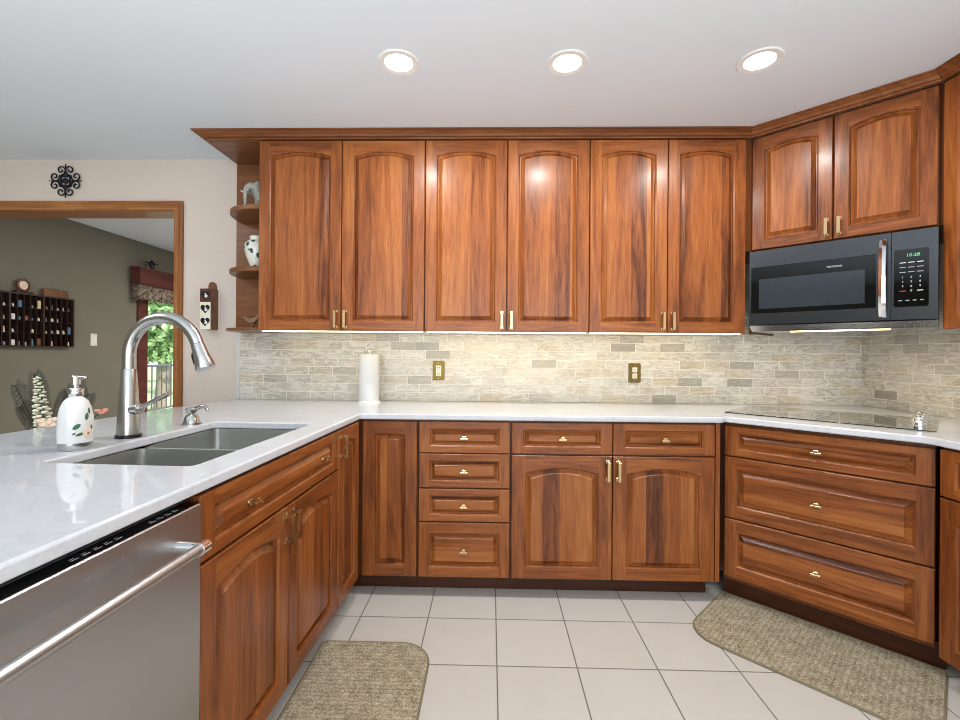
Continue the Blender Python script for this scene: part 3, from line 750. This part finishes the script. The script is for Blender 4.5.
def decal(nm, mat, u, z, w_, h_, rot, shape='leaf', off=.0006):   # u metres to the right of the side facing the camera
    b = MB(); n = 14; P = []
    for i in range(n):
        a = 2*math.pi*i/n
        if shape == 'leaf': px, pz = w_*math.cos(a), h_*math.sin(a)*(abs(math.sin(a))**.4)
        else: px, pz = w_*math.cos(a), h_*math.sin(a)
        P.append((px*math.cos(rot)-pz*math.sin(rot), px*math.sin(rot)+pz*math.cos(rot)))
    def at(du, dz):
        zz = z+dz; r = rad(zz)+off; an = ang0+(u+du)*.76/.0435
        return (r*math.cos(an), r*math.sin(an), zz)
    L = [at(*p_) for p_ in P]+[at(*(.5*c for c in p_)) for p_ in P]+[at(0, 0)]
    b.add(L, [(i, (i+1) % n, n+(i+1) % n, n+i) for i in range(n)]+[(n+i, n+(i+1) % n, 2*n) for i in range(n)])
    return b.build(nm, mat, t, smooth=60)
for u, z, w_, h_, ro in ((.000, .083, .014, .007, .5), (.012, .060, .017, .0045, .25), (.034, .112, .012, .007, 1.2), (-.008, .062, .006, .003, .4), (.052, .078, .008, .005, 2.), (.047, .128, .010, .006, 1.5)):
    decal('painted_leaf', M['leaf'], u+.003, z-.010, w_, h_, ro)
for u, z, rr in ((.030, .064, .013), (.040, .068, .011), (.036, .054, .010), (.044, .056, .008), (.038, .092, .009)):
    decal('painted_flower', M['peach'], u+.003, z-.010, rr, rr*.8, 0, 'round', .0010)
decal('painted_flower', M['brownp'], .040, .050, .004, .004, 0, 'round', .0014)

# ------------------------------------------------------------------ paper towel holder, outlets
t = thing('paper_towel_holder', 'white upright paper towel roll on a holder, against the backsplash', 'paper towel', (-.731, 2.740, .9152))
MB().lathe([(.066, 0), (.066, .008), (.060, .012)], seg=36).build('base', M['white'], t, smooth=40)
MB().lathe([(.058, .0125), (.0595, .015), (.0595, .287), (.058, .290), (.02, .290), (.02, .284)], seg=40).build('roll', M['paper'], t, smooth=40)
b = MB(); b.lathe([(.006, .290), (.006, .297), (.004, .299)], seg=12); b.ball((0, 0, .308), .011, 14); b.build('finial', M['white'], t, smooth=60)
def outlet(x, z, lab, duplex):
    t = thing('outlet', lab, 'outlet', (x, WY-.0106, z), 0)
    MB().cbox(-.037, .037, -.006, 0, -.059, .059, .003).build('cover_plate', M['oldbrass'], t, smooth=0)
    b = MB()
    if duplex:
        for zz in (-.019, .019): b.cbox(-.015, .015, -.0085, -.005, zz-.016, zz+.016, .003)
    else: b.cbox(-.0165, .0165, -.0085, -.005, -.034, .034, .002)
    rc = b.build('receptacle', M['ivory'], t, smooth=0)
    b = MB()
    for zz in (-.019, .019):
        for xx in (-.006, .006): b.box(x0 := xx-.0012, xx+.0012, -.0092, -.0084, zz-.003, zz+.006)
        b.box(-.002, .002, -.0092, -.0084, zz-.011, zz-.007)
    b.build('slots', M['black'], rc, smooth=0)
    for zz in (-.049, .049): MB().tube([(0, -.0055, zz), (0, -.0078, zz)], [.004, .003], 10).build('screw', M['brass'], t, smooth=0)
outlet(-.324, 1.105, 'brass-plated wall outlet right of the paper towel roll', False)
outlet(.894, 1.102, 'brass-plated wall outlet below the cabinet beside the microwave', True)

# ------------------------------------------------------------------ things on the open shelves
def skin(name, joints, edges, mat, parent, sub=2, **kw):
    me = bpy.data.meshes.new(name); me.from_pydata([j[0] for j in joints], edges, []); o = bpy.data.objects.new(name, me); C.objects.link(o)
    m = o.modifiers.new('skin', 'SKIN'); sv = me.skin_vertices[0].data
    for v, j in zip(sv, joints): v.radius = (j[1], j[1])
    sv[0].use_root = True; m.use_smooth_shade = True
    s_ = o.modifiers.new('sub', 'SUBSURF'); s_.levels = s_.render_levels = sub
    me.materials.append(mat)
    if parent: o.parent = parent
    return o
sz1 = UZ0+SH1+.0262; sz2 = UZ0+SH2+.0262; sz0 = UZ0+.0157
t = thing('elephant_figurine', 'small pale carved elephant figurine on the top curved shelf', 'figurine', (-1.385, 2.725, sz1), R(58)); t.scale = (1.55,)*3
J = [((.03, 0, .075), .026), ((-.005, 0, .080), .027), ((-.03, 0, .090), .018), ((-.048, 0, .100), .021), ((-.066, 0, .085), .011), ((-.070, 0, .055), .007), ((-.069, 0, .025), .0055), ((-.074, 0, .012), .005)]
E_ = [(i, i+1) for i in range(7)]
for x in (-.010, .036):
    for y in (-.017, .017):
        k = len(J); J += [((x, y, .050), .012), ((x, y, .012), .010), ((x, y, .004), .0105)]; E_ += [(0 if x > 0 else 1, k), (k, k+1), (k+1, k+2)]
k = len(J); J += [((.060, 0, .080), .004), ((.066, 0, .05), .003)]; E_ += [(0, k), (k, k+1)]
skin('body', J, E_, M['elephant'], t)
for sgn in (-1, 1):
    b = MB(); b.ball((-.034, sgn*.026, .092), .022, 12, (.8, .18, 1.05)); b.build('ear', M['elephant'], t, smooth=60)
    b = MB(); b.tube([(-.062, sgn*.010, .078), (-.074, sgn*.012, .070), (-.083, sgn*.012, .074)], [.0035, .003, .001], 8); b.build('tusk', M['ceramic'], t, smooth=60)
t = thing('vase', 'blue and white china vase with a small handle on the middle curved shelf', 'vase', (-1.392, 2.665, sz2))
MB().lathe([(.027, 0), (.029, .004), (.034, .03), (.055, .085), (.064, .125), (.060, .155), (.044, .172), (.034, .178), (.033, .188), (.038, .198), (.035, .199)], seg=36).build('body', M['vase'], t, smooth=50)
b = MB(); b.tube([(.034, 0, .186), (.055, 0, .190), (.068, 0, .170), (.060, 0, .148)], .0055, 10); b.build('handle', M['vase'], t, smooth=50)
t = thing('bird_figurine', 'small brown carved bird figurine on the bottom curved shelf', 'figurine', (-1.412, 2.660, sz0)); t.scale = (1.15,)*3
J = [((0, 0, .038), .017), ((.024, 0, .050), .012), ((.044, 0, .082), .005), ((.052, 0, .105), .003), ((-.022, 0, .044), .012), ((-.034, 0, .056), .009), ((-.046, 0, .058), .0035), ((-.066, 0, .060), .0012), ((.004, -.006, .018), .004), ((.004, -.006, .006), .003), ((-.010, -.006, .003), .003), ((.004, .006, .018), .004), ((.004, .006, .006), .003), ((-.010, .006, .003), .003)]
skin('body', J, [(0, 1), (1, 2), (2, 3), (0, 4), (4, 5), (5, 6), (6, 7), (0, 8), (8, 9), (9, 10), (0, 11), (11, 12), (12, 13)], M['brownp'], t)
MB().lathe([(.030, 0), (.030, .004)], seg=20, sx=1.5).build('base', M['darkwood'], t, smooth=40)

# ------------------------------------------------------------------ wall ornaments
t = thing('wall_ornament', 'black wrought iron scroll medallion on the taupe wall above the doorway casing', 'ornament', (-2.722, WY-.014, 2.297)); t.scale = (1.13, 1.2, 1.13)
def spiral(cx, cz, r0, turns, a0, sgn):
    return [(cx+r0*(1-.8*u)*math.cos(a0+sgn*turns*2*math.pi*u), 0, cz+r0*(1-.8*u)*math.sin(a0+sgn*turns*2*math.pi*u)) for u in [i/26 for i in range(27)]]
for k in range(8):
    a = math.pi/8+k*math.pi/4; sg = 1 if k % 2 else -1
    cx, cz = .066*math.cos(a), .066*math.sin(a)
    P = [(.03*math.cos(a+sg*.1), 0, .03*math.sin(a+sg*.1))]+spiral(cx, cz, .029, 1.35, a+math.pi+sg*.6, -sg)
    MB().tube(P, .0036, 6).build('scroll', M['iron'], t, smooth=60)
for k in range(4):
    a = k*math.pi/2; MB().tube([(.02*math.cos(a), 0, .02*math.sin(a)), (.095*math.cos(a), 0, .095*math.sin(a))], [.004, .0025], 6).build('spike', M['iron'], t, smooth=60)
b = MB()
for k in range(4):
    a = k*math.pi/2+math.pi/4; a2 = a+math.pi/2
    b.tube([(.036*math.cos(a), 0, .036*math.sin(a)), (.036*math.cos(a2), 0, .036*math.sin(a2))], .0035, 6)
b.ball((0, 0, 0), .017, 12, (1, .6, 1)); b.tube([(0, .0115, 0), (0, 0, 0)], .006, 8); b.build('center_boss', M['iron'], t, smooth=60)
# wooden wall box with three hearts
t = thing('wall_box', 'small wooden wall box with three heart cut-outs, hung between the casing and the open shelves', 'ornament', (-1.768, WY, 1.352))
b = MB(); b.box(-.033, .033, -.078, -.0005, 0, .253); b.build('box', M['shelf'], t, smooth=0)
P = [(-.024, .253)]+[(.024*math.cos(a), .276+.028*math.sin(a)) for a in [math.pi-math.pi*i/14 for i in range(15)]]+[(.024, .253)]
b = MB(); b.loft([[(x, -.012, z) for x, z in P], [(x, -.0005, z) for x, z in P]]); b.build('hanger', M['shelf'], t, smooth=0)
MB().box(-.033, .033, -.0805, -.0782, .0, .170).build('front_panel', M['whitep'], t, smooth=0)
MB().box(-.033, .033, -.0805, -.0782, .1705, .253).build('front_panel', M['redwood'], t, smooth=0)
for z in (.045, .125, .210):
    P = []
    for i in range(28):
        a = 2*math.pi*i/28; P.append((16*math.sin(a)**3/16*.029, (13*math.cos(a)-5*math.cos(2*a)-2*math.cos(3*a)-math.cos(4*a))/16*.031+.004))
    b = MB(); b.loft([[(x, -.0818, z+k_) for x, k_ in P], [(x, -.0802, z+k_) for x, k_ in P]]); h_ = b.build('heart', M['black'], t, smooth=0)
    b = MB(); b.ball((.006, -.0825, z-.004), .010, 10, (1, .3, 1.1)); b.ball((.002, -.0825, z+.010), .005, 8, (1, .3, 1.3)); b.build('charm', M['ceramic'], h_, smooth=60)

# ------------------------------------------------------------------ rugs
def rug(lab, loc, rz, w_, d_):
    t = thing('rug', lab, 'rug', loc, rz)
    P = rrect(0, w_, -d_, 0, [.13, .13, .02, .02], 10)
    MB().prism(P, .0005, .008).build('pile', M['rug'], t, smooth=0, bevel=.002)
    b = MB(); b.tube([(x, y, .005) for x, y in P]+[(P[0][0], P[0][1], .005)], .0045, 8); b.build('binding', M['rugedge'], t, smooth=60)
rug('beige woven kitchen mat with rounded corners, in front of the sink cabinet', (-.690, 1.12, 0), R(90), .775, .456)
p = ks(-.822, 3.560)
rug('beige woven kitchen mat with rounded corners, in front of the diagonal cooktop drawers', (p[0], p[1], 0), R(-45), .800, .478)

# ------------------------------------------------------------------ flower arrangement beyond the counter
t = thing('flower_arrangement', 'flower arrangement with a white flower spike and dark feathers, beyond the left counter edge', 'flowers', (-2.205, 2.2, 0))
MB().lathe([(.09, 0), (.10, .01), (.13, .25), (.11, .48), (.06, .64), (.055, .70), (.07, .73), (.06, .73), (.05, .70)], seg=32).build('floor_vase', M['darkwood'], t, smooth=50)
b = MB(); sp_ = [(0, 0, .70), (.0, 0, .85), (-.015, .005, 1.0), (-.03, .005, 1.10)]; b.tube(sp_, .004, 8); stem = b.build('stem', M['leaf'], t, smooth=60)
b = MB(); rn = random.Random(3)
for i in range(70):
    u = i/70; z = .80+.29*u; cx = .01-.045*u
    a = i*2.4; r = .034*(1-.75*u)
    b.ball((cx+r*math.cos(a), r*math.sin(a), z+rn.uniform(-.006, .006)), rn.uniform(.011, .017)*(1-.5*u), 8, (1.1, 1.1, .7))
b.build('white_blossoms', M['whitep'], stem, smooth=60)
def bloom(nm, mat, c, r, n=7):
    b = MB()
    for i in range(n):
        a = 2*math.pi*i/n; b.ball((c[0]+r*.6*math.cos(a), c[1]+r*.6*math.sin(a)*.9, c[2]+r*.25*math.sin(a*2)), r*.55, 10, (1, .9, .55))
    b.ball(c, r*.4, 8); return b.build(nm, mat, t, smooth=60)
for c in ((.035, -.02, .866), (.095, .0, .872), (.06, -.03, .850)): bloom('peach_flower', M['peach'], c, .038)
for c in ((.275, .02, .915),): 
    bloom('coral_flower', M['pinkp'], c, .028)
    b = MB(); b.tube([(.03, 0, .70), (.14, .01, .80), c], .004, 6); b.build('stem', M['leaf'], t, smooth=60)
for ex, ez, rr in ((-.20, 1.04, 1), (-.10, 1.10, 1), (.13, 1.06, 1), (-.17, .93, 1), (.07, 1.0, 1), (.18, 1.0, 1)):
    b = MB(); P = [Vector((0, .03, .68)).lerp(Vector((ex, .05, ez)), u)+Vector((ex*.25*u*(1-u), 0, .12*u*(1-u))) for u in [i/14 for i in range(15)]]
    b.tube(P, .0022, 6)
    for i in range(4, 15):
        for sgn in (-1, 1):
            for j in range(3):
                q0 = P[i-1].lerp(P[i], j/3); l_ = .055*math.sin(math.pi*(i+j/3)/17)
                dv = (P[i]-P[i-1]).normalized(); nv = Vector((-dv.z, .15*sgn, dv.x))*sgn
                b.tube([q0, q0+nv*l_*.7+dv*l_*.6, q0+nv*l_+dv*l_*1.2], [.0014, .0012, .0005], 4)
    b.build('feather', M['frond'], t, smooth=60)

# ------------------------------------------------------------------ display tray with trinkets on the green wall
TY0, TY1, TZ0, TZ1, TD = 3.045, 4.185, 1.240, 1.690, .045
t = thing('display_tray', 'dark wooden compartment tray hung on the olive wall, full of tiny trinkets', 'display shelf', (GX, (TY0+TY1)/2, TZ0))
yc = (TY0+TY1)/2
b = MB(); b.box(.0005, .006, TY0-yc, TY1-yc, 0, TZ1-TZ0); b.build('back_board', M['darkwood'], t, smooth=0)
b = MB()
for z in (0, TZ1-TZ0-.012): b.box(.0062, TD, TY0-yc, TY1-yc, z, z+.012)
for y in (TY0, TY1-.012): b.box(.0062, TD, y-yc, y+.012-yc, .012, TZ1-TZ0-.012)
b.build('frame', M['darkwood'], t, smooth=0)
SECT = [TY0+.012+i*(TY1-TY0-.012)/4 for i in range(5)]
b = MB(); rows = [.012+i*(TZ1-TZ0-.024)/4 for i in range(5)]
for i in range(1, 4): b.box(.0062, TD-.002, SECT[i]-.014-yc, SECT[i]-yc, .012, TZ1-TZ0-.012)
NC = 5; cells = []
for i in range(4):
    a, c = SECT[i], SECT[i+1]-.014; cw = (c-a)/NC
    for r_ in range(1, 4): b.box(.0062, TD-.004, a-yc, c-yc, rows[r_]-.003, rows[r_])
    for k in range(1, NC): b.box(.0062, TD-.006, a+k*cw-.0015-yc, a+k*cw+.0015-yc, .012, TZ1-TZ0-.012)
    for r_ in range(4):
        for k in range(NC): cells.append((i*NC+k, r_, a+(k+.5)*cw, rows[r_]))
b.build('dividers', M['darkwood'], t, smooth=0)
cols = {'white': (225, 222, 214), 'cream': (222, 196, 158), 'blue': (84, 112, 140), 'grey': (130, 134, 138), 'brown': (120, 78, 54), 'coral': (206, 124, 108), 'teal': (92, 128, 134)}
tm = {k: plain('trinket_'+k, srgb(*v), .4, var=.1) for k, v in cols.items()}
rowname = ['bottom', 'third', 'second', 'top']
ordn = ['first', 'second', 'third', 'fourth', 'fifth', 'sixth', 'seventh', 'eighth', 'ninth', 'tenth', 'eleventh', 'twelfth']
rn = random.Random(11)
for ci, r_, y, z in cells:
    fr_ = 19-ci
    if fr_ > 11 or rn.random() < .18: continue
    cn = rn.choice(list(cols)+['white', 'white', 'cream']); kind = rn.choice(['jar', 'block', 'figure'])
    b = MB(); zb = TZ0+z+.0004; xo = GX+.026
    if kind == 'jar': q_ = rn.uniform(.55, .9); b.lathe([(r0*q_, z0_*q_) for r0, z0_ in ((.010, 0), (.014, .01), (.013, .028), (.007, .034), (.008, .040))], seg=12)
    elif kind == 'block': hh = rn.uniform(.035, .07); b.cbox(-.007, .007, -.014, .014, 0, hh, .002)
    else: q_ = rn.uniform(.5, .95); b.lathe([(r0*q_, z0_*q_) for r0, z0_ in ((.012, 0), (.012, .004), (.007, .012), (.010, .028), (.005, .040), (.008, .048), (.006, .056))], seg=12)
    o = b.build('trinket', tm[cn], None, smooth=40, loc=(xo, y, zb))
    tag(o, f"tiny {cn} {kind} in the display tray's {rowname[r_]} row, {ordn[fr_]} cell from its right", 'trinket', 'trinkets in the display tray')
zt = TZ1+.0004
t = thing('plate', 'small round red and cream plate on a dark stand, on top of the display tray', 'plate', (GX+.024, 3.735, zt))
MB().cbox(-.018, .018, -.07, .07, 0, .018, .003).build('stand', M['darkwood'], t, smooth=0)
b = MB(); b.tube([(-.004, 0, .066), (.002, 0, .066), (.004, 0, .066)], [.055, .056, .052], 28); b.build('dish', M['redwood'], t, smooth=40)
b = MB(); b.tube([(.0042, 0, .066), (.0052, 0, .066)], [.036, .034], 24); b.build('dish_center', M['peach'], t, smooth=40)
o = MB().cbox(-.010, .010, -.115, .115, 0, .066, .003).build('plaque', M['shelf'], None, smooth=0, loc=(GX+.022, 4.020, zt)); tag(o, 'small brown wooden plaque standing on top of the display tray', 'plaque')
b = MB(); b.lathe([(.018, 0), (.018, .004), (.008, .012), (.016, .03), (.010, .04), (.001, .046)], seg=14); o = b.build('figurine', M['ceramic'], None, smooth=40, loc=(GX+.022, 3.52, zt)); tag(o, 'tiny pale figurine on top of the display tray, left of the round plate', 'figurine')
# switch
t = thing('light_switch', 'ivory wall switch on the olive wall, right of the display tray', 'switch', (GX, 4.440, 1.32))
MB().cbox(.0005, .007, -.036, .036, -.060, .060, .003).build('cover_plate', M['ivory'], t, smooth=0)
MB().cbox(.007, .013, -.014, .014, -.03, .03, .002).build('toggle', M['white'], t, smooth=0)
# valance box over the glass door
t = thing('valance', 'dark red wooden valance box with a gathered floral skirt, over the glass door', 'valance', (GX, 6.03, 1.77))
vy0, vy1 = 4.87-6.03, 7.10-6.03
b = MB(); b.box(.023, .125, vy0+.01, vy1-.01, .172, .335); b.box(.023, .145, vy0-.01, vy1+.01, .345, .362); b.loft([[(.023, vy0+.01, .335), (.125, vy0+.01, .335), (.125, vy1-.01, .335), (.023, vy1-.01, .335)], [(.023, vy0-.008, .345), (.143, vy0-.008, .345), (.143, vy1+.008, .345), (.023, vy1+.008, .345)]])
b.build('box', M['redwood'], t, smooth=0)
L = []; n = 160
for zz, am in ((.172, .004), (.10, .010), (.0, .016)):
    L.append([(.105+am*math.sin(i*.95), vy0+.02+(vy1-vy0-.04)*i/n, zz+(.008*math.sin(i*.95+1) if zz == 0 else 0)) for i in range(n+1)])
b = MB(); b.loft(L, False, False, closed=False)
b.loft([[(x, vy0+.018, zz) for x in (.03, .05, .07, .09, .105)] for zz in (.172, .0)], False, False, closed=False)
sk = b.build('skirt', M['valance'], t, smooth=60); sm = sk.modifiers.new('cloth', 'SOLIDIFY'); sm.thickness = .003
t = thing('bird_figurine', 'small dark figurine with spread wings on top of the valance box', 'figurine', (GX+.08, 5.11, 1.77+.3622))
skin('body', [((0, 0, .045), .020), ((0, 0, .012), .016), ((0, 0, .08), .016), ((0, 0, .115), .014), ((0, .06, .075), .008), ((0, .105, .085), .005), ((0, -.06, .075), .008), ((0, -.105, .085), .005)], [(0, 1), (0, 2), (2, 3), (2, 4), (4, 5), (2, 6), (6, 7)], M['black'], t)

# ------------------------------------------------------------------ outdoors beyond the glass door
o = struct(MB().box(-40, GX-2.6, -5, 45, -.9, -.6).build('lawn', M['lawn'], smooth=0)); o['kind'] = 'stuff'; tag(o, 'pale green lawn beyond the deck', 'grass')
struct(MB().box(GX-2.6, GX-.16, 4.0, 9.5, -.15, -.03).build('deck_floor', M['deck'], smooth=0))
t = thing('deck_railing', 'grey metal deck railing seen through the glass door', 'railing', (GX-2.5, 6.8, -.03))
MB().cbox(-.03, .03, -2.7, 2.7, .93, .97, .006).build('top_rail', M['railm'], t, smooth=0)
MB().cbox(-.02, .02, -2.7, 2.7, .10, .13, .005).build('bottom_rail', M['railm'], t, smooth=0)
for k in range(3): MB().cbox(-.035, .035, -2.7+2.665*k, -2.63+2.665*k, 0, .93, .005).build('post', M['railm'], t, smooth=0)
for k in range(40): MB().box(-.008, .008, -2.56+.13*k, -2.544+.13*k, .13, .93).build('baluster', M['railm'], t, smooth=0)
def tree(x, y, h, r, seed, lab, n=2600):
    rn = random.Random(seed); t = thing('tree', lab, 'tree', (x, y, -.6), 0)
    P = [(0, 0, .06), (.05, .1, h*.3), (-.1, .15, h*.6), (0, .1, h*.9)]
    b = MB(); b.tube(P, [.16, .13, .09, .04], 10)
    for k in range(7):
        a = k*2.4; z = h*(.35+.07*k); b.tube([(0, .1, z), (r*.5*math.cos(a), r*.5*math.sin(a), z+.5), (r*.8*math.cos(a), r*.8*math.sin(a), z+.8)], [.05, .035, .015], 6)
    b.build('trunk', M['bark'], t, smooth=60)
    b = MB()
    cl = [(rn.gauss(0, r*.45), rn.gauss(0, r*.45), h*rn.uniform(.34, 1.0)) for _ in range(26)]
    for i in range(n):
        c = rn.choice(cl); p_ = Vector((c[0]+rn.gauss(0, r*.22), c[1]+rn.gauss(0, r*.22), max(1.55, c[2]+rn.gauss(0, r*.2))))
        s_ = rn.uniform(.07, .15); u = Vector((rn.gauss(0, 1), rn.gauss(0, 1), rn.gauss(0, 1))).normalized(); v = u.orthogonal().normalized()
        b.add([p_-u*s_, p_+v*s_*.5, p_+u*s_, p_-v*s_*.5], [(0, 1, 2, 3)])
    b.build('foliage', M['foliage'], t, smooth=0)
tree(-9.3, 12.6, 5.0, 1.3, 1, 'leafy green tree nearest the deck, seen through the glass door', 4200)
tree(-13.6, 18.8, 6.5, 1.9, 2, 'taller leafy tree behind the first, seen through the glass door', 4200)
tree(-18.6, 25.4, 7.5, 2.3, 5, 'leafy tree farthest beyond the deck, seen through the glass door', 4200)
